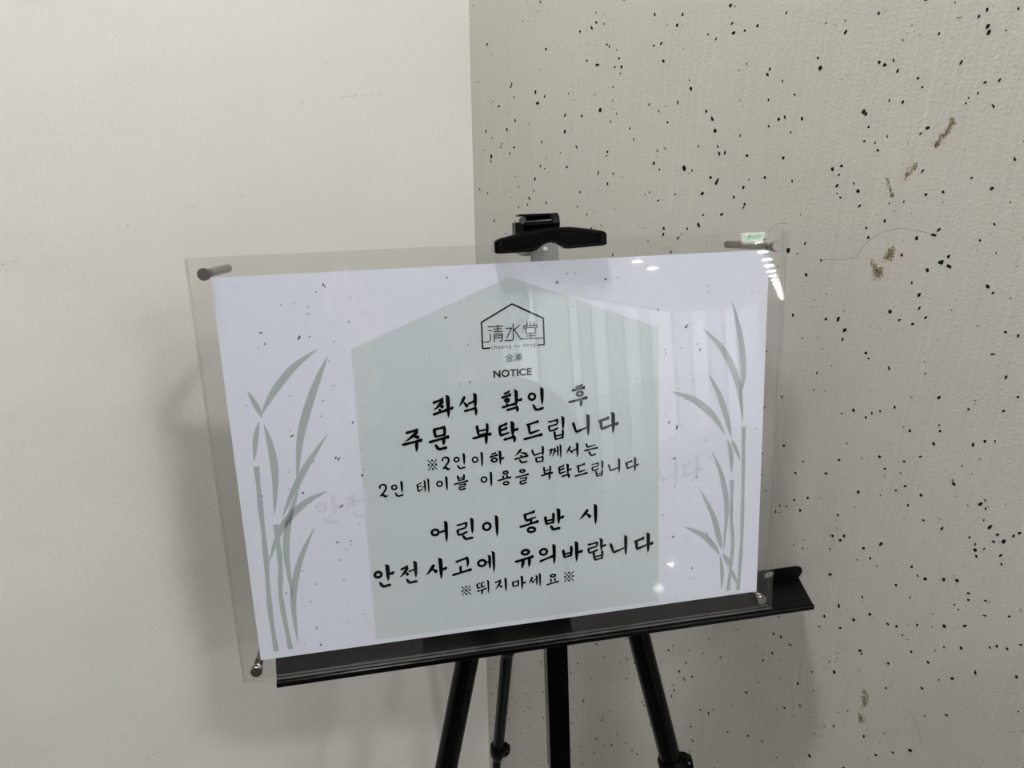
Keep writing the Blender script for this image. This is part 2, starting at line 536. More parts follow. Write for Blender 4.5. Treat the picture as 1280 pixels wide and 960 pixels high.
lamp0, parts0 = make_lamp()
first = True
spots = []
for row, (p, s0) in enumerate(((0.5, 0.37), (2.55, 1.07))):
    for k in range(23):
        if row == 1 and k not in (1, 3, 8, 9):  # the nearer two of this row are added as fill for the concrete wall
            continue
        spots.append((row, k, s0 + 1.4 * k, p))
for row, k, s, p in spots:
    if first:
        o, first = lamp0, False
    else:
        o = lamp0.copy()
        COL.objects.link(o)
        for q in parts0:
            c = q.copy()
            COL.objects.link(c)
            c.parent = o
    o.location = room(s, p, CEIL)
    o['label'] = ('round white downlight in the ceiling row beside the flecked concrete wall', 'round white downlight in the middle ceiling row of the hall, nearer two added as fill')[row]
    o['group'] = ('downlights beside the concrete wall', 'downlights along the middle of the hall')[row]

# lit exit sign hanging beyond, mirrored in the acrylic
sx = empty('exit_sign', (5.98, -6.38, CEIL), 'lit green and white sign hanging from the ceiling down the hall', 'sign')
a = math.radians(39.8)
sr, sf = Vector((math.cos(a), math.sin(a), 0)), Vector((-math.sin(a), math.cos(a), 0))
sfn = lambda x, y, z: sx.location + sr * x + sf * y + Vector((0, 0, z))
mb = MB(); mb.box(sfn, -0.14, 0.14, -0.02, 0.02, -0.27, -0.09); mb.build('lamp_box', MAT['sign_white'], sx)
mb = MB(); mb.box(sfn, -0.10, 0.10, 0.021, 0.024, -0.225, -0.175); mb.build('green_panel', MAT['sign_green'], sx)
for x in (-0.1, 0.1):
    mb = MB(); mb.tube(sfn(x, 0, -0.09), sfn(x, 0, 0), 0.004, n=8); mb.build('hanger', MAT['lamp_ring'], sx)

# ------------------------------------------------------------------ easel
HUB = (40, 138, -58)
easel = empty('display_easel', (pan(40, 0, -58).x, pan(40, 0, -58).y + 0.05, 0), 'black folding tripod easel holding the acrylic notice in the corner', 'easel')


def floor_hit(P, d):
    return P + d * (P.z / -d.z)


# mast: an open channel seen from its front and left side
mb = MB()
mb.plate(lambda a, b, w: pan(a, w, b), [(30, -51), (50, -51), (50, -66), (47.5, -66), (47.5, -53.5), (32.5, -53.5), (32.5, -66), (30, -66)], -344, 140)
mast = mb.build('mast', MAT['black_tube'], easel, bevel=0.0005)
# grey sliding tongue with a rounded top and an eyelet
arc = [(38.5 + 11.5 * math.cos(t), 153 + 11.5 * math.sin(t)) for t in [math.pi * i / 16 for i in range(17)]]
hole = [(38.9 + 1.9 * math.cos(t), 155.4 + 1.9 * math.sin(t)) for t in [2 * math.pi * i / 16 for i in range(16)]]
mb = MB()
mb.plate(pan, [(27, -60), (50, -60)] + arc, -49, -46.5, [hole])
tongue = mb.build('mast_tongue', MAT['grey_metal'], easel)
tongue['label'] = 'grey metal tongue with a small eyelet'
mb = MB()
mb.lathe(pan(38.9, 155.4, -49), PN, [(0, 1.9 / 1000), (0.0028, 1.9 / 1000), (0.0032, 1.2 / 1000)], 16)
ev = mb.build('rivet', MAT['eyelet'], tongue)
# clip wing with ribs
def interp(x, tab):
    for (x0, y0), (x1, y1) in zip(tab, tab[1:]):
        if x <= x1:
            return y0 + (y1 - y0) * (x - x0) / (x1 - x0)
    return tab[-1][1]


BOT = [(-11.2, 155.7), (16, 155.9), (19.5, 157.0), (23, 159.8), (27, 161.7), (31, 162.2), (34.5, 161.3), (38, 159.2), (41, 157.3), (44, 156.9), (72.6, 158.2)]
TOP = [(-11.6, 165.2), (-8, 166.6), (8, 170.2), (20, 172.2), (31, 173.1), (45, 172.9), (58, 171.2), (70, 169.0), (72.6, 167.8)]
us = [-11.4, -10.6] + [-9 + i * 1.25 for i in range(65)] + [72.0, 72.6]
nv = 31
verts, faces = [], []
for i, u in enumerate(us):
    b, t = interp(u, BOT), interp(u, TOP)
    e = min(1.0, min(u + 11.4, 72.6 - u) / 2.0)
    inset = 0.8 * (1 - e)
    b, t = b + inset, t - inset
    rib = max(0.0, min(1.0, min(u + 6, 68 - u) / 2))
    for j in range(nv):
        f = j / (nv - 1)
        w = 10.0 + 1.1 * e
        if 0.12 < f < 0.86:
            w -= rib * 1.7 * (1 if (int((f - 0.12) / 0.74 * 9) % 2) else 0)
        if j in (0, nv - 1):
            w = 8.6
        verts.append(pan(u, b + (t - b) * f, w))
    verts += [pan(u, t, 4.4), pan(u, b, 4.4)]
m_ = nv + 2
for i in range(len(us) - 1):
    for j in range(m_):
        k = (j + 1) % m_
        faces.append((i * m_ + j, i * m_ + k, (i + 1) * m_ + k, (i + 1) * m_ + j))
faces += [tuple(range(m_))[::-1], tuple(range((len(us) - 1) * m_, len(us) * m_))]
clip = autosmooth(build('clip_bar', verts, faces, MAT['plastic'], easel), 25)
# hinge over the clip
hg = MB()
hg.box(pan, 20, 34, 165.5, 170.5, -60, 4.4)
hg.box(pan, 6, 13, 168.5, 177.5, -14, 0)
hinge = hg.build('clip_hinge', MAT['plastic'], easel, bevel=0.0008)
mb = MB(); mb.tube(pan(14, 176.2, -5), pan(34, 176.8, -5), 0.0056, n=24)
mb.box(pan, 8.6, 33, 181.6, 183.2, -11, 1.2)
autosmooth(mb.build('hinge_barrel', MAT['black_tube'], hinge))
mb = MB(); mb.tube(pan(33.6, 176.7, -5), pan(39.6, 176.9, -5), 0.0068, n=8)
mb.build('hinge_knob', MAT['plastic'], hinge, bevel=0.0006)
mb = MB()
mb.plate(lambda a, b, w: pan(w, a, b), [(171, -8), (182, -8), (182, 1.5), (176, 2.2), (171, 1.0)], 12.6, 14.2)
mb.build('hinge_cheek', MAT['black_tube'], hinge, bevel=0.0003)
mb = MB(); mb.tube(pan(11.2, 178.6, 0.6), pan(11.2, 178.6, 2.0), 0.0026, n=18)
o = mb.build('hinge_pin', MAT['dark_grey'], hinge); o['label'] = 'dark grey pin end'
# grey disc of the folding joint, peeping out left of the tongue
mb = MB(); mb.lathe(pan(24, 162.0, -53), PN, [(0, 0.0115), (0.003, 0.0115), (0.0036, 0.0108)], 32)
o = autosmooth(mb.build('joint_disc', MAT['grey_metal'], easel)); o['label'] = 'grey disc of the folding joint'
# hub block where the legs meet
mb = MB(); mb.box(pan, 12, 68, 98, 130, -84, -67)
mb.build('leg_hub', MAT['plastic'], easel, bevel=0.003)

# tray: shelf, back flange with slots, rolled front lip
eye = lambda u: [(u + 5.2 * math.cos(t), -160.6 + 3.3 * math.sin(t)) for t in [2 * math.pi * i / 16 for i in range(16)]]
mb = MB()
mb.plate(lambda a, b, w: pan(a, w, b), [(-199.5, 4.2), (263.2, 4.2), (279, -44.5), (-207, -44.5)], -167.8, -166.3)
mb.plate(pan, [(-207, -167.8), (279, -167.8), (282, -164), (283, -160), (281.5, -157), (278, -155.6), (-205, -155.6), (-209, -158), (-209, -164)], -46, -44.5,
         [eye(248.6), eye(-178)])
tray = mb.build('tray', MAT['black'], easel)
mb = MB()
pts = [(4.2, -167.9), (4.2, -166.2), (5.0, -165.9), (5.8, -166.2), (6.4, -166.9), (6.5, -168), (6.4, -170.0), (5.8, -170.8), (4.9, -170.8), (4.3, -170.2)]
mb.plate(lambda a, b, w: pan(w, b, a), pts, -199.5, 263.2)
autosmooth(mb.build('tray_lip', MAT['black_tube'], tray), 40)


def leg(top, d, stages):
    """stages: (radius, length to the next collar, collar radius); the last one runs to its rubber foot on the floor"""
    foot = floor_hit(top, d)
    L = (foot - top).length
    mb = MB()
    at, cuts = 0.0, []
    for i, (r, ln, thick) in enumerate(stages):
        end = at + ln if ln else L - 0.02
        mb.tube(top + d * at, top + d * end, r, n=24)
        if ln:
            cuts.append((end, r, thick, stages[i + 1][0]))
        at = end
    lg = autosmooth(mb.build('leg', MAT['black_tube'], easel))
    side = d.cross(Vector((0, 1, 0))).normalized()
    side = side if side.x > 0 else -side
    for end, r, thick, r2 in cuts:
        mb = MB()
        mb.lathe(top + d * (end - 0.004), d, [(0, r * 1.12), (0.003, thick), (0.020, thick), (0.030, r2 * 1.3), (0.034, r2 * 1.1)], 24)
        autosmooth(mb.build('leg_collar', MAT['plastic'], lg))
        mb = MB()
        k = top + d * (end + 0.006)
        up = -d
        # small clamp ear with its screw head
        fn = lambda a, b, c, k=k: k + side * a + up * b + side.cross(up) * c
        mb.plate(fn, [(thick * 0.6, 0.012), (thick * 1.15, 0.009), (thick * 1.55, 0.003), (thick * 1.5, -0.006), (thick * 1.1, -0.014), (thick * 0.6, -0.016)], -0.004, 0.004)
        mb.build('clamp_ear', MAT['plastic'], lg, bevel=0.0006)
        mb = MB()
        ax = side.cross(up)
        ax = ax if ax.y < 0 else -ax
        mb.lathe(k + side * thick * 1.25 + up * 0.0015 + ax * 0.0038, ax, [(0, 0.0017), (0.0008, 0.0017), (0.0012, 0.001)], 12)
        mb.build('clamp_screw', MAT['chrome'], lg)
    r2 = stages[-1][0]
    mb = MB()
    mb.lathe(foot - d * 0.037, d, [(0, r2 * 1.2), (0.004, r2 * 1.3), (0.028, r2 * 1.38), (0.034, r2 * 1.2)], 18)
    autosmooth(mb.build('rubber_foot', MAT['plastic'], lg))
    return lg


for hub, low, jt in ((pan(37, 128, -58), pan(-69.5, -322, -58), 0.60), (pan(43, 128, -58), pan(154.5, -352, -58), 0.500)):
    leg(hub, (low - hub).normalized(), [(0.0106, jt, 0.0136), (0.0088, 0.30, 0.0115), (0.0072, None, None)])
top = pan(40, 120, -72)
foot = Vector((-0.080, 0.868, 0))
leg(top, (foot - top).normalized(), [(0.0095, 0.462, 0.0125), (0.0078, 0.235, 0.0108), (0.0062, None, None)])

# ------------------------------------------------------------------ acrylic holder
holder = empty('acrylic_sign_holder', pan(0, -165.2, 0), 'clear acrylic sandwich panel with four steel corner bolts leaning on the easel tray', 'sign holder')
PL = dict(u0=-224.5, u1=223.2, v0=-165.4, v1=162.6)


def sheet_plate(name, w0, w1):
    vs = [pan(u, v, w) for u in (PL['u0'], PL['u1']) for v in (PL['v0'], PL['v1']) for w in (w0, w1)]
    fs = [(0, 1, 3, 2), (4, 6, 7, 5), (0, 4, 5, 1), (2, 3, 7, 6), (0, 2, 6, 4), (1, 5, 7, 3)]
    return build(name, vs, fs, [MAT['acrylic'], MAT['acrylic_edge']], holder, mats=[1, 1, 1, 1, 0, 0])


sheet_plate('front_plate', 0.8, 3.6)
sheet_plate('back_plate', -3.6, -0.8)
for (u, v), L in (((-212.2, 151.6), 70), ((211.6, 151.2), 70), ((-212.6, -152.6), 38), ((210.4, -152.2), 38)):
    mb = MB()
    mb.lathe(pan(u, v, -3.7 - L), PN, [(0, 0.0032), (L / 1000, 0.0032)], 20)
    mb.lathe(pan(u, v, -3.7), PN, [(0, 0.0023), (0.0075, 0.0023)], 12)
    so = autosmooth(mb.build('standoff', MAT['chrome'], holder))
    mb = MB()
    mb.lathe(pan(u, v, 3.7), PN, [(0, 0.0040), (0.0012, 0.0043), (0.0016, 0.0038), (0.0024, 0.0038), (0.0028, 0.0044), (0.0050, 0.0044), (0.0056, 0.0040)], 28)
    autosmooth(mb.build('bolt_cap', MAT['chrome'], so), 30)

# ------------------------------------------------------------------ printed notice
notice = empty('notice_sheet', pan(0, -148.5, 0), 'white printed notice with black brush lettering and grey bamboo, clamped in clear acrylic', 'notice')
mb = MB(); mb.box(pan, -210, 210, -148.5, 148.5, -0.1, 0.1)
sheet = mb.build('paper', MAT['paper'], notice)


def flat(name, polys, w, mat, parent=sheet):
    mb = MB()
    for pts, fs in polys:
        mb.add([pan(x, y, w) for x, y in pts], fs)
    o = build(name, mb.v, mb.f, mat, parent, recalc=False)
    return o


def catmull(pts, n=6):
    if len(pts) < 3:
        return [tuple(a + (b - a) * k / n for a, b in zip(pts[0], pts[1])) for k in range(n + 1)]
    P = [tuple(2 * a - b for a, b in zip(pts[0], pts[1]))] + list(pts) + [tuple(2 * a - b for a, b in zip(pts[-1], pts[-2]))]
    out = []
    for i in range(1, len(P) - 2):
        for k in range(n):
            t = k / n
            out.append(tuple(0.5 * (2 * p1 + (p2 - p0) * t + (2 * p0 - 5 * p1 + 4 * p2 - p3) * t * t + (3 * p1 - p0 - 3 * p2 + p3) * t ** 3)
                             for p0, p1, p2, p3 in zip(P[i - 1], P[i], P[i + 1], P[i + 2])))
    out.append(tuple(pts[-1]))
    return out


def ribbon(pts, closed=False):
    """(x, y, half width) -> polygon strip"""
    n = len(pts)
    vs = []
    for i, (x, y, h) in enumerate(pts):
        if closed:
            a, b = pts[i - 1], pts[(i + 1) % n]
        else:
            a, b = pts[max(0, i - 1)], pts[min(n - 1, i + 1)]
        dx, dy = b[0] - a[0], b[1] - a[1]
        l = math.hypot(dx, dy) or 1
        vs += [(x - dy / l * h, y + dx / l * h), (x + dy / l * h, y - dx / l * h)]
    fs = [(2 * i, 2 * i + 1, 2 * i + 3, 2 * i + 2) for i in range(n - 1)]
    if closed:
        fs.append((2 * n - 2, 2 * n - 1, 1, 0))
    return vs, fs


def disc(x, y, r, n=10, ry=None):
    return [(x + r * math.cos(6.28319 * i / n), y + (ry or r) * math.sin(6.28319 * i / n)) for i in range(n)], [tuple(range(n))]


# pale house shape
flat('house_print', [([(0.0, 138.2), (-119.8, 91.9), (-120.8, -144.5), (118.6, -144.5), (117.8, 92.3)], [(0, 1, 2, 3, 4)])], 0.16, MAT['print_house'])

# bamboo: every leaf and cane a print of its own
LEAVES = [('L',1.28,[(-143.3,94.1),(-162.4,80.9),(-177.3,64.4),(-187.9,48.1)]),('L',0.89,[(-189.8,43.6),(-193.4,31.0),(-196.6,13.5)]),('L',0.89,[(-195.2,67.1),(-190.2,55.2),(-187.2,46.0)]),('L',1.28,[(-186.5,41.3),(-183.5,22.2),(-183.0,0.8),(-186.8,-30.0)]),('L',1.4,[(-136.6,88.6),(-149.2,63.3),(-161.5,30.6),(-168.2,-6.1)]),('L',1.15,[(-142.1,30.1),(-158.9,7.7),(-170.7,-11.3),(-181.6,-32.5)]),('L',1.28,[(-146.8,-14.8),(-164.4,-22.9),(-182.4,-40.1),(-195.4,-67.9)]),('L',1.15,[(-166.2,-8.3),(-176.9,-35.3),(-181.6,-62.7),(-180.5,-101.5)]),('L',1.15,[(-158.8,-42.5),(-172.4,-69.5),(-180.4,-100.1),(-180.9,-140.0)]),('S',0.89,[(-195.4,9.6),(-196.0,-22.0),(-196.6,-60.7),(-198.4,-106.2),(-197.7,-142.4)]),('S',0.89,[(-186.6,-37.2),(-186.9,-70.5),(-189.3,-97.4),(-186.9,-142.3)]),('L',1.15,[(179.4,109.9),(187.1,82.0),(191.3,51.4),(189.0,30.6)]),('L',1.28,[(155.1,89.3),(173.6,69.3),(186.7,40.6),(192.1,8.9)]),('L',1.15,[(160.4,52.2),(170.1,33.6),(177.4,13.1),(182.0,-4.0)]),('L',1.28,[(128.7,39.8),(148.3,31.2),(164.6,17.1),(177.2,-1.8)]),('L',0.77,[(182.4,-6.0),(186.2,-14.3),(190.8,-25.3)]),('L',0.89,[(178.5,-5.1),(182.2,-19.1),(183.2,-35.4)]),('L',1.02,[(164.7,-13.6),(174.9,-39.0),(179.5,-66.5),(177.6,-107.7)]),('L',1.15,[(155.0,-46.6),(167.5,-72.6),(173.2,-93.2),(175.6,-104.3)]),('L',0.77,[(174.5,-108.8),(176.8,-124.8),(176.6,-142.2)]),('L',1.15,[(141.7,-78.9),(157.8,-88.2),(168.1,-99.3),(173.9,-108.8)]),('L',1.02,[(177.0,-108.2),(180.8,-114.3),(185.8,-124.4)]),('L',0.77,[(184.8,-122.7),(187.8,-130.1),(191.2,-138.5)]),('S',0.77,[(192.9,4.3),(193.8,-44.0),(194.1,-102.0),(192.3,-144.4)]),('S',0.77,[(183.7,-41.7),(184.1,-76.1),(186.0,-101.0),(182.9,-144.1)])]
for kind, hw, pts in LEAVES:
    c = catmull(pts, 9)
    n = len(c) - 1
    if kind == 'L':
        poly = [(x, y, hw * 2.15 * math.sin(math.pi * min(1, max(0, (i / n)))) ** 0.8 + 0.03) for i, (x, y) in enumerate(c)]
        flat('bamboo_leaf', [ribbon(poly)], 0.22, MAT['print_leaf'])
    else:
        poly = [(x, y, hw * 2.0 * (1.0 + 0.12 * math.cos(i / n * math.pi * 8)) + (0.3 if i == 0 else 0)) for i, (x, y) in enumerate(c)]
        flat('bamboo_cane', [ribbon(poly)], 0.24, MAT['print_leaf'])

# printed terrazzo flecks
PFLECK = [(-135.0,139.7,2.2),(-134.0,138.5,1.5),(-140.5,134.9,1.2),(-165.5,127.2,1.2),(-147.0,124.4,1.2),(-147.5,119.9,1.2),(-181.2,108.3,2),(-179.4,100.1,2),(-155.3,103.0,2.5),(-156.5,102.0,1.2),(-148.0,103.1,1.5),(-131.6,98.5,1),(-46.4,140.1,1.6),(-50.7,118.0,1),(-49.4,110.8,2.2),(-119.6,112.3,1.4),(-33.8,89.2,1.3),(-34.1,60.3,2),(-41.5,59.6,1),(-116.9,130.1,1),(44.4,138.3,1.2),(50.1,138.6,1.2),(36.2,132.1,2.4),(74.6,132.5,2),(84.9,133.1,1.6),(54.8,122.6,1),(48.3,113.2,1.5),(116.8,106.6,2),(140.9,91.8,3),(147.0,93.9,1.2),(158.0,123.0,1.2),(159.4,117.9,1.2),(122.9,74.4,1.5),(123.6,71.1,1.5),(136.4,74.7,1.2),(150.7,76.9,1.5),(152.8,72.2,2),(127.9,45.3,1),(134.8,41.4,1),(141.1,32.2,1.2),(126.8,14.0,2.5),(133.7,9.3,2.6),(130.5,-17.9,1.3),(131.9,-17.3,2.2),(154.4,-16.1,1.2),(159.9,-4.2,1.4),(132.1,-41.8,1.2),(151.2,-35.4,1.5),(174.1,-35.0,1),(121.7,-66.2,1.6),(131.1,-86.8,2.4),(195.0,-51.6,2),(162.3,-87.8,1.8),(148.9,-117.9,2),(146.9,-127.4,1.2),(150.5,-127.9,1),(-138.0,10.7,2.2),(-136.3,9.3,2),(-135.0,10.4,1.4),(-154.4,9.3,1.4),(-164.4,-14.4,2.6),(-137.4,-28.4,2.6),(-127.5,-25.0,1),(-119.8,-5.2,2.8),(-118.3,-0.8,1.4),(-125.5,-43.6,1),(-143.6,-57.3,2.2),(-132.7,-57.3,1.5),(-167.8,30.5,2),(-173.0,3.0,1),(-143.1,55.2,1.2),(-145.9,43.8,1),(-123.3,36.8,2),(-118.0,16.3,1),(-134.6,66.0,1.5),(-165.4,-127.2,1.5),(-166.4,-125.0,1),(-163.8,-142.2,2.4),(-130.1,-119.9,1.2),(-128.4,-120.9,1.2),(-175.7,-139.0,1),(-162.4,-89.8,1.6),(-168.0,-104.0,1.4),(-193.8,-13.7,1.4),(-185.4,-53.4,1.2),(-185.0,-94.1,2),(-170.8,-77.8,1.4),(-166.4,60.8,1.4),(-170.4,76.0,1),(-141.1,-89.3,1.5),(-142.5,-72.2,1.2)]
prng = random.Random(3)
polys = []
for x, y, d in PFLECK + [(prng.uniform(-118, 116), prng.uniform(-140, 85), prng.uniform(0.6, 1.0)) for i in range(26)] + \
        [(sgn * prng.uniform(122, 205), prng.uniform(-145, 145), prng.uniform(0.5, 1.1)) for i in range(26) for sgn in (-1, 1)]:
    asp, ang = prng.uniform(1.1, 2.4), prng.uniform(0.2, 1.6)
    ring = []
    for i in range(6):
        t = 6.28319 * (i + prng.uniform(-0.25, 0.25)) / 6
        r = d * 0.48 * prng.uniform(0.75, 1.2)
        a, b = r * math.cos(t) * asp / 1.3, r * math.sin(t) / 1.3
        ring.append((x + a * math.cos(ang) - b * math.sin(ang), y + a * math.sin(ang) + b * math.cos(ang)))
    polys.append((ring, [tuple(range(6))]))
flat('printed_flecks', polys, 0.20, MAT['print_fleck'])['kind'] = 'stuff'

# ---- brush lettering. Strokes live on a 100 x 100 grid, x right, y down
def strokes(code):
    out = []

    def st(*p):
        out.append(('s', list(p)))

    def H(x0, y0, x1, y1, k=1.0):
        l = x1 - x0
        y = lambda t: y0 + (y1 - y0) * t
        st((x0, y0 - 1, 1.0 * k), (x0 + l * .10, y(.10) + 1, 4.6 * k), (x0 + l * .45, y(.45) + .6, 3.9 * k), (x0 + l * .78, y(.78), 4.6 * k),
           (x0 + l * .93, y(.93), 6.0 * k), (x0 + l * .985, y(.985) + .6, 4.6 * k), (x0 + l, y1 + 1, 1.4 * k))

    def Vs(x, y0, y1, k=1.0):
        l = y1 - y0
        st((x - 12, y0 - .5, .8 * k), (x - 6, y0 + 2.2, 3.2 * k), (x - .8, y0 + 8, 6.0 * k), (x + .2, y0 + .22 * l, 6.2 * k), (x, y0 + .55 * l, 5.6 * k), (x - .4, y0 + .8 * l, 4.2 * k), (x - 2.4, y1, .5))

    def box_stem(x0, y0, x1, y1, k=1.0):
        st((x0 - 3, y0 - 2, 1.6 * k), (x0 + .5, y0 + 3, 5 * k), (x0 + (x1 - x0) * .6, y0 + (y1 - y0) * .6, 4.6 * k), (x1, y1, 4 * k))

    for tok in code.split('|'):
        c, a = tok[0], [float(q) for q in tok[1:].split(',')]
        if c == 'H':
            H(*a)
        elif c == 'h':
            H(*a, k=.8)
        elif c == 'V':
            Vs(*a)
        elif c == 'W':
            Vs(*a, k=.85)
        elif c == 'v':
            x, y0, y1 = a
            st((x - 3, y0 - 2, 2), (x - .5, y0 + 3, 5), (x, (y0 + y1) / 2, 4.6), (x, y1, 3.8))
        elif c == 'P':
            x0, y0, x1, y1 = a
            st((x0, y0, 5), (x0 + (x1 - x0) * .2, y0 + (y1 - y0) * .35, 5.6), (x0 + (x1 - x0) * .55, y0 + (y1 - y0) * .7, 4), (x1, y1, .5))
        elif c == 'T':
            x0, y0, x1, y1 = a
            st((x0, y0, 4), (x0 + (x1 - x0) * .5, y0 + (y1 - y0) * .5, 4.4), (x0 + (x1 - x0) * .85, y1, 5.8), (x1 - .5, y1 + .5, 3.6), (x1, y1 + .8, 1))
        elif c == 'F':
            x0, y0, x1, y1 = a
            st((x0 - 5, y0 - 2, 1.2), (x0, y0 + 3, 5.2), (x0 + (x1 - x0) * .3, y0 + (y1 - y0) * .42, 5), (x0 + (x1 - x0) * .65, y0 + (y1 - y0) * .78, 3.2), (x1, y1, .5))
        elif c == 'D':
            x0, y0, x1, y1 = a
            st((x0, y0, 1.5), (x0 + (x1 - x0) * .45, y0 + (y1 - y0) * .4, 4.2), (x0 + (x1 - x0) * .85, y0 + (y1 - y0) * .85, 6), (x1, y1, 3.6))
        elif c == 'O':
            out.append(('o', a))
        elif c == 'K':
            x0, y0, x1, y1, y2 = a
            H(x0, y0, x1, y1)
            st((x1 - 4, y1 - 1, 4), (x1 - 2, y1 + (y2 - y1) * .3, 5.2), (x1 - 3, y1 + (y2 - y1) * .65, 4.2), (x1 - 6, y2, .5))
        elif c == 'N':
            x0, y0, x1, y1 = a
            w, h = x1 - x0, y1 - y0
            st((x0 - 3, y0 - 1, 1.4), (x0 + .06 * w, y0 + .22 * h, 4.6), (x0 + .2 * w, y0 + .68 * h, 5), (x0 + .42 * w, y1 - 5, 4.6), (x0 + .66 * w, y1 - 7, 4.6), (x0 + .9 * w, y1 - .34 * h, 5), (x1, y1 - .5 * h, 1.2))
        elif c == 'L':
            x0, y0, x1, y1, x2, y2 = a
            box_stem(x0, y0, x1, y1)
            st((x1 - 2, y1 + 1, 4.4), (x1 + (x2 - x1) * .3, y1 + (y2 - y1) * .25, 4.4), (x1 + (x2 - x1) * .7, y1 + (y2 - y1) * .68, 3.4), (x2, y2, 2.6))
        elif c == 'M':
            x0, y0, x1, y1 = a
            h = y1 - y0
            box_stem(x0, y0 + .12 * h, x0 + 4, y1)
            H(x0, y0 + .14 * h, x1, y0 + .02 * h, .9)
            st((x1 - 3, y0 + 1, 4.4), (x1 - 2.5, y0 + .5 * h, 4.8), (x1 - 5, y1, 3.6))
            H(x0 + 2, y1 - 1, x1 - 2, y1 - .12 * h, .85)
        elif c == 'B':
            x0, yl, x1, yr, yb = a
            box_stem(x0, yl, x0 + 6, yb)
            st((x1 - 9, yr - 1, 1), (x1 - 3, yr + 4, 4.8), (x1 - 2.5, (yr + yb) / 2, 4.6), (x1 - 5, yb, 3.6))
            ym = (max(yl, yr) + yb) / 2
            st((x0 + 5, ym + 3, 3.4), (x1 - 4, ym - 1, 3.4))
            H(x0 + 3, yb, x1 - 3, yb - 5, .8)
        elif c == 'R':
            x0, y0, x1, y1 = a
            w, h = x1 - x0, y1 - y0
            H(x0, y0 + .14 * h, x1 - .04 * w, y0 + .03 * h, .85)
            st((x1 - .1 * w, y0 + .02 * h, 4), (x1 - .1 * w, y0 + .2 * h, 4.4), (x1 - .16 * w, y0 + .42 * h, 3))
            st((x0 + .06 * w, y0 + .56 * h, 3.6), (x1 - .14 * w, y0 + .42 * h, 3.6))
            box_stem(x0 + .06 * w, y0 + .54 * h, x0 + .12 * w, y1 - .05 * h, .9)
            st((x0 + .08 * w, y1 - .03 * h, 4), (x0 + .45 * w, y1 - .06 * h, 4), (x0 + .8 * w, y1 - .18 * h, 4.4), (x1, y1 - .26 * h, 1.6))
        elif c == 'S':
            st(*[tuple(a[i:i + 3]) for i in range(0, len(a), 3)])
        elif c == 'o':
            out.append(('d', a))
    return out


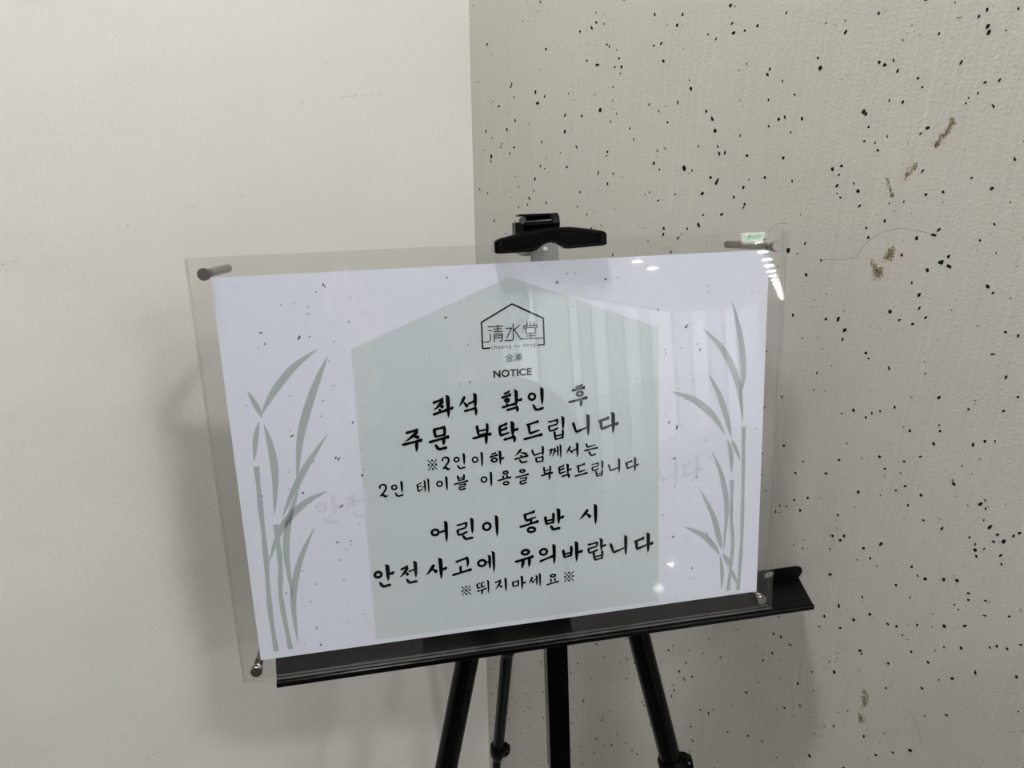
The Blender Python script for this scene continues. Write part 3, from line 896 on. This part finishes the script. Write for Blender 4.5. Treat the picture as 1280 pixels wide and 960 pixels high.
GLYPH = {
    '좌': 'H3,27,55,15|F50,22,4,60|D30,40,54,51|v35,58,70|H0,79,74,63|V76,0,100|T76,61,100,58',
    '석': 'F32,12,0,52|D24,32,50,58|H52,43,90,35|V94,0,66|K26,74,98,66,100',
    '확': 'H14,13,40,7|H0,29,48,20|O27,43,15,12|v27,58,68|H0,72,68,61|V72,0,74|T72,48,100,45|K22,85,78,77,100',
    '인': 'O28,36,28,19|V92,0,76|N33,70,100,100',
    '후': 'H40,6,74,1|H20,20,88,11|O60,38,21,15|H0,72,100,58|P67,65,64,100',
    '주': 'H22,10,82,2|F76,8,14,48|D52,27,86,36|H0,61,100,48|P72,54,68,100',
    '문': 'M30,2,82,40|H0,61,100,45|P73,52,70,80|N32,74,86,100',
    '부': 'B27,6,82,0,50|H0,63,100,49|P72,56,70,100',
    '탁': 'H3,19,46,9|H6,37,46,29|L8,20,10,60,56,50|V72,0,72|T72,42,100,39|K24,81,82,72,100',
    '드': 'H18,16,82,2|L30,16,34,64,86,50|H0,94,100,76',
    '립': 'R0,12,66,62|V95,0,60|B38,66,95,61,100',
    '니': 'L4,33,20,76,92,58|V95,0,100',
    '다': 'H0,36,54,23|L12,36,16,73,76,56|V74,0,100|T74,57,100,54',
    '하': 'H14,18,46,13|H0,36,60,27|O32,60,25,19|V73,0,100|T73,56,100,53',
    '손': 'F50,2,4,46|D44,24,92,40|v50,44,58|H0,67,100,51|N38,72,92,100',
    '님': 'L4,16,18,54,92,40|V95,0,62|M34,68,96,100',
    '께': 'h0,32,26,26|F24,30,4,76|h28,30,54,24|F52,28,26,84|h54,46,72,43|W74,8,86|W97,0,100',
    '서': 'F32,20,0,62|D24,40,54,64|H54,48,90,43|V94,0,100',
    '는': 'L18,3,26,30,82,16|H0,54,100,40|N36,62,84,100',
    '2': 'S8,30,3,6,20,6,16,8,5.5,45,1,6,74,6,7,86,24,7,76,44,7,46,66,6,12,90,4|S4,92,3,20,80,6,42,82,8,66,94,8,86,96,5,100,84,2|o10,26,9,7',
    '※': 'S5,5,3,50,50,3,95,95,3|S95,5,3,50,50,3,5,95,3|o50,14,10.5,10.5|o50,86,10.5,10.5|o14,50,10.5,10.5|o86,50,10.5,10.5',
    '테': 'h0,33,42,24|h4,50,40,43|L6,33,10,78,52,64|h44,53,66,48|W68,8,90|W97,0,100',
    '이': 'O30,46,31,22|V93,0,100',
    '블': 'B30,4,76,0,36|H0,58,100,43|R34,60,84,100',
    '용': 'O60,15,23,14|v42,34,52|v70,32,50|H0,61,100,48|O60,84,25,15',
    '을': 'O54,15,24,14|H0,52,100,39|R32,57,86,100',
    '어': 'O29,47,28,19|H58,47,90,44|V95,0,100',
    '린': 'R0,18,68,74|V97,0,74|N36,76,100,100',
    '동': 'H22,11,82,1|L30,12,36,38,88,26|v60,36,54|H0,64,100,47|O61,83,25,16',
    '반': 'B2,32,48,19,66|V73,0,74|T73,45,100,42|N30,76,80,100',
    '시': 'F48,22,0,66|D38,38,68,60|V96,0,100',
    '안': 'O23,40,23,18|V70,0,74|T70,43,100,40|N28,75,80,100',
    '전': 'H10,30,52,21|F48,26,0,66|D32,44,52,60|h54,43,90,38|V95,0,76|N40,77,100,100',
    '사': 'F38,28,0,72|D28,44,54,64|V72,0,100|T72,54,100,51',
    '고': 'K22,20,84,4,60|v45,50,84|H0,94,100,74',
    '에': 'O29,49,29,20|h60,47,72,45|W74,15,82|W97,0,100',
    '유': 'O58,20,25,17|H0,61,100,45|P46,56,34,100|P78,50,74,97',
    '의': 'O29,31,29,20|H0,76,88,57|V94,0,100',
    '바': 'B2,34,46,20,70|V70,0,100|T70,54,100,51',
    '랍': 'R0,16,58,64|V75,0,60|T75,39,100,36|B32,65,82,60,100',
    '뛰': 'h0,22,30,15|L4,20,8,50,36,42|h36,17,64,10|L40,17,44,46,68,38|H0,71,82,57|P46,64,38,100|W96,0,97',
    '지': 'H0,23,54,13|F50,18,0,72|D32,44,62,64|V95,0,100',
    '마': 'M2,32,46,70|V72,0,100|T72,54,100,51',
    '세': 'F30,22,0,66|D22,42,44,64|h46,43,68,40|W70,12,86|W97,0,100',
    '요': 'O55,19,26,17|v38,46,76|v70,42,72|H0,94,100,76',
}


def glyph(ch, cx, cy, w, h, bold=1.0):
    polys = []
    sc = 19.0 / 100
    k = bold * min(w, h) / 100 * 1.05     # pen width scale
    sx, sy = w / 100.0, h / 100.0
    # the grid is the ink box; inset by the pen so the ink fills it
    fx = lambda x: (x - 50) * sx * 0.95 + cx
    fy = lambda y: -(y - 50) * sy * 0.97 + cy
    pen = 1.42 * (0.55 * min(sx, sy) + 0.45 * max(sx, sy)) * bold * (0.9 if ch in '확후립랍뛰블용을동께테' else 1.0)
    for kind, p in strokes(GLYPH[ch]):
        if kind == 's':
            c = catmull([(fx(x), fy(y), q * pen) for x, y, q in p], 4)
            polys.append(ribbon([(x, y, max(0.02, q)) for x, y, q in c]))
        elif kind == 'o':
            x, y, rx, ry = p
            n = 26
            q = 4.6 * pen
            rx, ry = rx * sx * .95 - q, ry * sy * .97 - q
            polys.append(ribbon([(fx(x) + rx * math.cos(6.28319 * i / n), fy(y) + ry * math.sin(6.28319 * i / n), q) for i in range(n)], True))
        else:
            x, y, rx, ry = p
            polys.append(disc(fx(x), fy(y), rx * sx * .95, 12, ry * sy * .97))
    return polys


LINES = [
[('좌',-55.7,42.9,16.9,18.3),('석',-36.6,42.7,14.3,18.5),('확',-2.2,42.7,17.3,18.7),('인',16.6,42.6,13.2,18.9),('후',50.6,42.0,17.0,18.3)],
[('주',-80.7,18.0,16.7,18.5),('문',-60.2,18.2,17.1,19.1),('부',-26.9,18.2,16.1,17.5),('탁',-6.0,18.0,16.9,17.9),('드',13.5,17.7,16.7,15.1),('립',32.4,18.1,13.4,18.8),('니',52.6,18.0,14.2,18.3),('다',75.4,17.9,17.6,17.9)],
[('※',-66.5,-2.3,8.3,9.8),('2',-55.9,-2.4,6.4,10.8),('인',-45.6,-1.6,9.6,13.1),('이',-31.5,-1.9,9.1,12.9),('하',-16.0,-2.1,12.4,12.1),('손',3.4,-2.3,12.2,12.5),('님',16.8,-2.1,10.1,13.0),('께',30.8,-1.4,10.7,12.0),('서',45.0,-1.8,10.4,12.8),('는',60.6,-2.6,12.6,11.4)],
[('2',-105.1,-19.4,6.3,10.7),('인',-94.8,-19.2,9.5,13.1),('테',-75.0,-19.3,10.0,12.8),('이',-60.2,-18.7,9.3,12.6),('블',-45.3,-18.9,12.2,12.7),('이',-25.2,-19.0,9.5,13.0),('용',-10.7,-19.1,11.9,13.3),('을',3.5,-19.3,12.0,13.3),('부',23.7,-18.6,10.7,12.3),('탁',38.6,-18.6,11.7,12.8),('드',51.9,-19.0,11.9,10.8),('립',65.7,-19.2,10.0,13.4),('니',79.7,-18.7,10.4,12.8),('다',94.9,-18.7,12.3,12.3)],
[('어',-65.1,-58.7,14.0,18.7),('린',-44.4,-58.5,13.5,18.8),('이',-24.1,-58.9,13.6,18.9),('동',7.7,-59.4,17.2,19.3),('반',28.8,-59.0,16.8,19.0),('시',56.8,-58.5,15.6,18.5)],
[('안',-110.3,-90.3,17.1,19.7),('전',-91.5,-89.9,14.5,19.6),('사',-69.1,-89.8,18.1,18.7),('고',-48.8,-90.0,17.3,15.5),('에',-29.2,-89.3,15.0,19.1),('유',2.5,-89.8,16.9,18.5),('의',21.8,-89.3,14.4,18.4),('바',43.5,-89.3,17.8,18.3),('랍',64.2,-89.4,16.6,19.2),('니',82.9,-89.3,15.1,18.8),('다',105.0,-89.3,18.0,18.7)],
[('※',-46.1,-111.6,8.8,9.2),('뛰',-32.6,-110.9,10.6,12.9),('지',-17.8,-110.9,10.0,12.8),('마',-2.4,-110.9,11.9,12.7),('세',10.5,-110.5,10.5,12.8),('요',25.7,-111.4,11.4,10.4),('※',39.8,-110.8,9.5,10.0)]]
for row in LINES:
    vmean = sum(r[2] for r in row) / len(row)
    polys = []
    for ch, x, y, w, h in row:
        polys += glyph(ch, x, vmean + (y - vmean) * 0.7, w, h)
    flat('brush_lettering', polys, 0.40, MAT['ink'])

# faint larger line showing beneath
for ch, x, y, k in (('안', -147, -30, 21), ('전', -127, -27.5, 19), ('니', 126, -29, 17), ('다', 147.5, -28, 19)):
    flat('faint_lettering', glyph(ch, x, y, k, 24, 0.9), 0.18, MAT['print_faint'])

# house emblem with its characters
LOGO = [[(-17.57,85.65),(-22.84,85.65),(-22.79,105.61),(1.11,118.02),(24.83,105.65),(24.93,85.4),(19.76,85.28)],[(-17.84,101.88),(-14.99,101.79)],[(-17.99,98.91),(-15.13,98.81)],[(-16.58,96.44),(-16.53,92.38),(-17.08,90.89),(-18.06,90.38),(-22.59,90.51)],[(-14.18,101.74),(-7.0,101.84)],[(-13.79,99.82),(-7.57,99.88)],[(-14.12,97.84),(-6.94,97.84)],[(-10.55,102.69),(-10.77,97.85)],[(-13.75,90.51),(-13.49,95.99),(-7.59,96.07),(-7.28,95.47),(-7.47,91.28),(-8.13,90.46),(-9.43,90.45)],[(-13.32,94.55),(-7.47,94.53)],[(-13.39,93.02),(-7.53,93.01)],[(1.21,102.87),(1.0,91.89),(0.57,90.82),(-0.51,90.41),(-5.57,90.57)],[(-4.45,99.77),(0.12,99.85),(-4.04,92.48)],[(5.98,101.37),(1.84,98.3)],[(1.77,98.79),(5.4,92.79),(6.56,91.37),(8.0,90.88),(24.6,90.61)],[(12.09,103.12),(12.03,101.36)],[(14.77,103.19),(14.69,101.19)],[(17.42,102.78),(17.12,101.03)],[(9.26,98.77),(9.58,100.76),(19.3,100.74),(19.82,98.79)],[(10.73,99.15),(18.03,99.15),(18.13,94.82),(11.06,94.91),(10.73,99.15)],[(14.71,94.81),(14.57,90.72)],[(10.75,92.91),(18.3,92.78)]]


def pen_line(pts, hw):
    out = []
    for (a, b), (c, d) in zip(pts, pts[1:]):
        l = math.hypot(c - a, d - b) or 1
        e = 0.0
        out.append(ribbon([(a, b, hw), (c, d, hw)]))
    for a, b in pts:
        out.append(disc(a, b, hw, 10))
    return out


polys = pen_line(LOGO[0], 0.58)
flat('emblem_outline', polys, 0.36, MAT['ink'])
polys = []
for s in LOGO[1:]:
    polys += pen_line(s, 0.34)
flat('emblem_characters', polys, 0.38, MAT['ink'])

# 金浦 under the emblem: on a 100 grid each
KIM = [[(50, 2), (30, 22), (2, 38)], [(50, 2), (70, 22), (98, 38)], [(28, 38), (72, 38)], [(14, 58), (86, 58)], [(50, 38), (50, 96)], [(26, 68), (33, 84)], [(76, 68), (68, 84)], [(4, 96), (96, 96)]]
PO = [[(8, 8), (20, 18)], [(2, 36), (14, 46)], [(4, 94), (12, 80), (20, 62)], [(30, 16), (98, 16)], [(78, 2), (90, 11)], [(36, 96), (36, 34), (92, 34), (92, 88), (84, 95)], [(36, 53), (92, 53)], [(36, 71), (92, 71)], [(64, 4), (64, 95)]]
polys = []
for g, u0 in ((KIM, -5.6), (PO, 1.1)):
    for s in g:
        polys += pen_line([(u0 + x * 0.060, 80.0 - y * 0.058) for x, y in s], 0.23)
flat('place_characters', polys, 0.36, MAT['ink'])


def type_text(name, body, u0, u1, v0, height, bold, w, spacing=1.0):
    cu = bpy.data.curves.new(name, 'FONT')
    cu.body = body
    cu.size = 1.0
    cu.offset = bold
    cu.space_character = spacing
    ob = bpy.data.objects.new(name, cu)
    COL.objects.link(ob)
    dg = bpy.context.evaluated_depsgraph_get()
    me = bpy.data.meshes.new_from_object(ob.evaluated_get(dg))
    vs = [v.co.copy() for v in me.vertices]
    fs = [tuple(p.vertices) for p in me.polygons]
    bpy.data.objects.remove(ob)
    bpy.data.curves.remove(cu)
    bpy.data.meshes.remove(me)
    x0, x1 = min(v.x for v in vs), max(v.x for v in vs)
    k = (u1 - u0) / (x1 - x0)
    return flat(name, [([(u0 + (v.x - x0) * k, v0 + v.y * height) for v in vs], fs)], w, MAT['ink'])


type_text('notice_heading', 'NOTICE', -15.6, 14.2, 62.6, 7.6, 0.03, 0.36, 1.02)
type_text('romanised_name', 'cheong su dang', -16.2, 18.0, 84.75, 4.1, -0.004, 0.36, 1.25)

# ------------------------------------------------------------------ the photographer, mirrored faintly in the acrylic
HX, HY = 0.28, -0.44
person = empty('person', (HX, HY, 0), 'person in a charcoal coat mirrored in the acrylic, standing and taking the picture', 'person')


def skinned(name, joints, edges, radii, mat, parent, sub=2, root=0):
    org = root_origin(parent)
    me = bpy.data.meshes.new(name)
    me.from_pydata([Vector(j) - org for j in joints], edges, [])
    o = link(name, me, mat, parent)
    bm = bmesh.new()
    bm.from_mesh(me)
    lay = bm.verts.layers.skin.verify()
    for i, v in enumerate(bm.verts):
        rr = radii[i]
        v[lay].radius = rr if isinstance(rr, tuple) else (rr, rr)
        v[lay].use_root = (i == root)
    bm.to_mesh(me)
    bm.free()
    sk = o.modifiers.new('skin', 'SKIN')
    sk.use_smooth_shade = True
    su = o.modifiers.new('subdivision', 'SUBSURF')
    su.levels = su.render_levels = sub
    return o


# heading: the person faces the notice
hd = (Vector((PC.x, PC.y, 0)) - Vector((HX, HY, 0))).normalized()
lf = Vector((-hd.y, hd.x, 0))


def at(side, ahead, z):
    """side: towards the person's left; ahead: the way they face"""
    return Vector((HX, HY, z)) + lf * side + hd * ahead


# one continuous body
jn = [at(0, 0, 0.90), at(0, .01, 1.06), at(0, .0, 1.26), at(0, -.01, 1.37), at(0, 0, 1.43), at(0, .015, 1.52), at(0, .012, 1.60),
      at(.15, -.01, 1.31), at(.24, .10, 1.20), at(.215, .24, 1.38), at(.205, .285, 1.47),
      at(-.15, -.01, 1.31), at(-.21, -.07, 1.07), at(-.13, -.20, 0.92), at(-.06, -.215, 0.89),
      at(.09, 0, .84), at(.10, .02, .48), at(.10, -.03, .09), at(.11, .10, .04),
      at(-.09, 0, .84), at(-.10, .02, .48), at(-.10, -.03, .09), at(-.11, .10, .04)]
ed = [(0, 1), (1, 2), (2, 3), (3, 4), (4, 5), (5, 6), (3, 7), (7, 8), (8, 9), (9, 10), (3, 11), (11, 12), (12, 13), (13, 14),
      (0, 15), (15, 16), (16, 17), (17, 18), (0, 19), (19, 20), (20, 21), (21, 22)]
rd = [(.14, .10), (.125, .095), (.13, .10), (.075, .07), .044, (.072, .085), (.070, .085), .055, .042, .034, .026, .055, .042, .034, .026,
      .078, .055, .038, .032, .078, .055, .038, .032]
body = skinned('body', jn, ed, rd, MAT['skin'], person)
skinned('coat', jn[:4] + jn[7:10] + jn[11:14] + [at(0, 0, .74), at(0, .0, 1.40)], [(10, 0), (0, 1), (1, 2), (2, 3), (3, 4), (4, 5), (5, 6), (3, 7), (7, 8), (8, 9), (3, 11)],
        [(.18, .125), (.165, .12), (.16, .125), (.085, .08), .076, .060, .047, .076, .060, .047, (.20, .14), .052], MAT['coat'], person)
for a in (15, 19):
    skinned('trouser_leg', [jn[a] + Vector((0, 0, .05)), jn[a + 1], jn[a + 2] + Vector((0, 0, .02))], [(0, 1), (1, 2)], [.098, .075, .060], MAT['trousers'], person)
    sd = .105 if a == 15 else -.105
    skinned('shoe', [at(sd, -.06, .045), at(sd, .05, .045), at(sd, .17, .032)], [(0, 1), (1, 2)], [(.044, .044), (.047, .042), (.040, .030)], MAT['shoe'], person)


def ball(name, c, rx, ry, rz, mat, parent, cut=None, n=20):
    """ellipsoid along (lf, hd, up); cut keeps only points where cut(x, y, z) holds"""
    org = root_origin(parent)
    bm = bmesh.new()
    bmesh.ops.create_uvsphere(bm, u_segments=n, v_segments=n, radius=1)
    if cut:
        bmesh.ops.delete(bm, geom=[v for v in bm.verts if not cut(*v.co)], context='VERTS')
    for v in bm.verts:
        v.co = c + lf * (v.co.x * rx) + hd * (v.co.y * ry) + Vector((0, 0, v.co.z * rz)) - org
    me = bpy.data.meshes.new(name)
    bm.to_mesh(me)
    bm.free()
    for p in me.polygons:
        p.use_smooth = True
    return link(name, me, mat, parent)


hc = at(0, .014, 1.555)
ball('hair', hc + Vector((0, 0, .012)), .118, .116, .136, MAT['hair'], body, cut=lambda x, y, z: z > 0.42 or y < 0.12 - 0.25 * z and z > -0.62)
skinned('nose', [hc + hd * .088 + Vector((0, 0, .012)), hc + hd * .102 - Vector((0, 0, .018))], [(0, 1)], [.008, .012], MAT['skin'], body)
for sd in (-1, 1):
    e = ball('eye', hc + lf * (sd * .031) + hd * .083 + Vector((0, 0, .014)), .012, .008, .007, MAT['eye'], body, n=12)
    ball('iris', hc + lf * (sd * .031) + hd * .0895 + Vector((0, 0, .014)), .0052, .003, .0052, MAT['hair'], e, n=10)
    ball('ear', hc + lf * (sd * .080) - hd * .004, .010, .020, .031, MAT['skin'], body, n=12)
ball('mouth', hc + hd * .086 - Vector((0, 0, .047)), .022, .007, .007, MAT['lip'], body, n=12)
# hands: palm, four fingers and a thumb each, growing from the wrists
for wrist, dirv, across in ((jn[10], Vector((-.25, .25, .95)), lf), (jn[14], (jn[14] - jn[13]).normalized(), hd)):
    dirv = dirv.normalized()
    across = (across - dirv * across.dot(dirv)).normalized()
    curl = dirv.cross(across)
    curl = curl if curl.dot(lf) < 0.5 else -curl
    J, E, R = [wrist, wrist + dirv * .045, wrist + dirv * .085], [(0, 1), (1, 2)], [.024, (.036, .017), (.036, .015)]
    skinned('hand', J, E, R, MAT['skin'], body)
    for q, (off, ln) in enumerate(((-.030, .066), (-.010, .076), (.010, .072), (.029, .056))):
        b0 = wrist + dirv * .082 + across * off
        skinned('finger', [b0, b0 + dirv * ln * .5 + curl * .006, b0 + dirv * ln * .85 + curl * .022, b0 + dirv * ln + curl * .038], [(0, 1), (1, 2), (2, 3)], [.0095, .009, .008, .007], MAT['skin'], body, sub=1)
    b0 = wrist + dirv * .03 - across * .028
    skinned('thumb', [b0, b0 + dirv * .03 - across * .022 + curl * .008, b0 + dirv * .06 - across * .026 + curl * .018], [(0, 1), (1, 2)], [.012, .010, .008], MAT['skin'], body, sub=1)
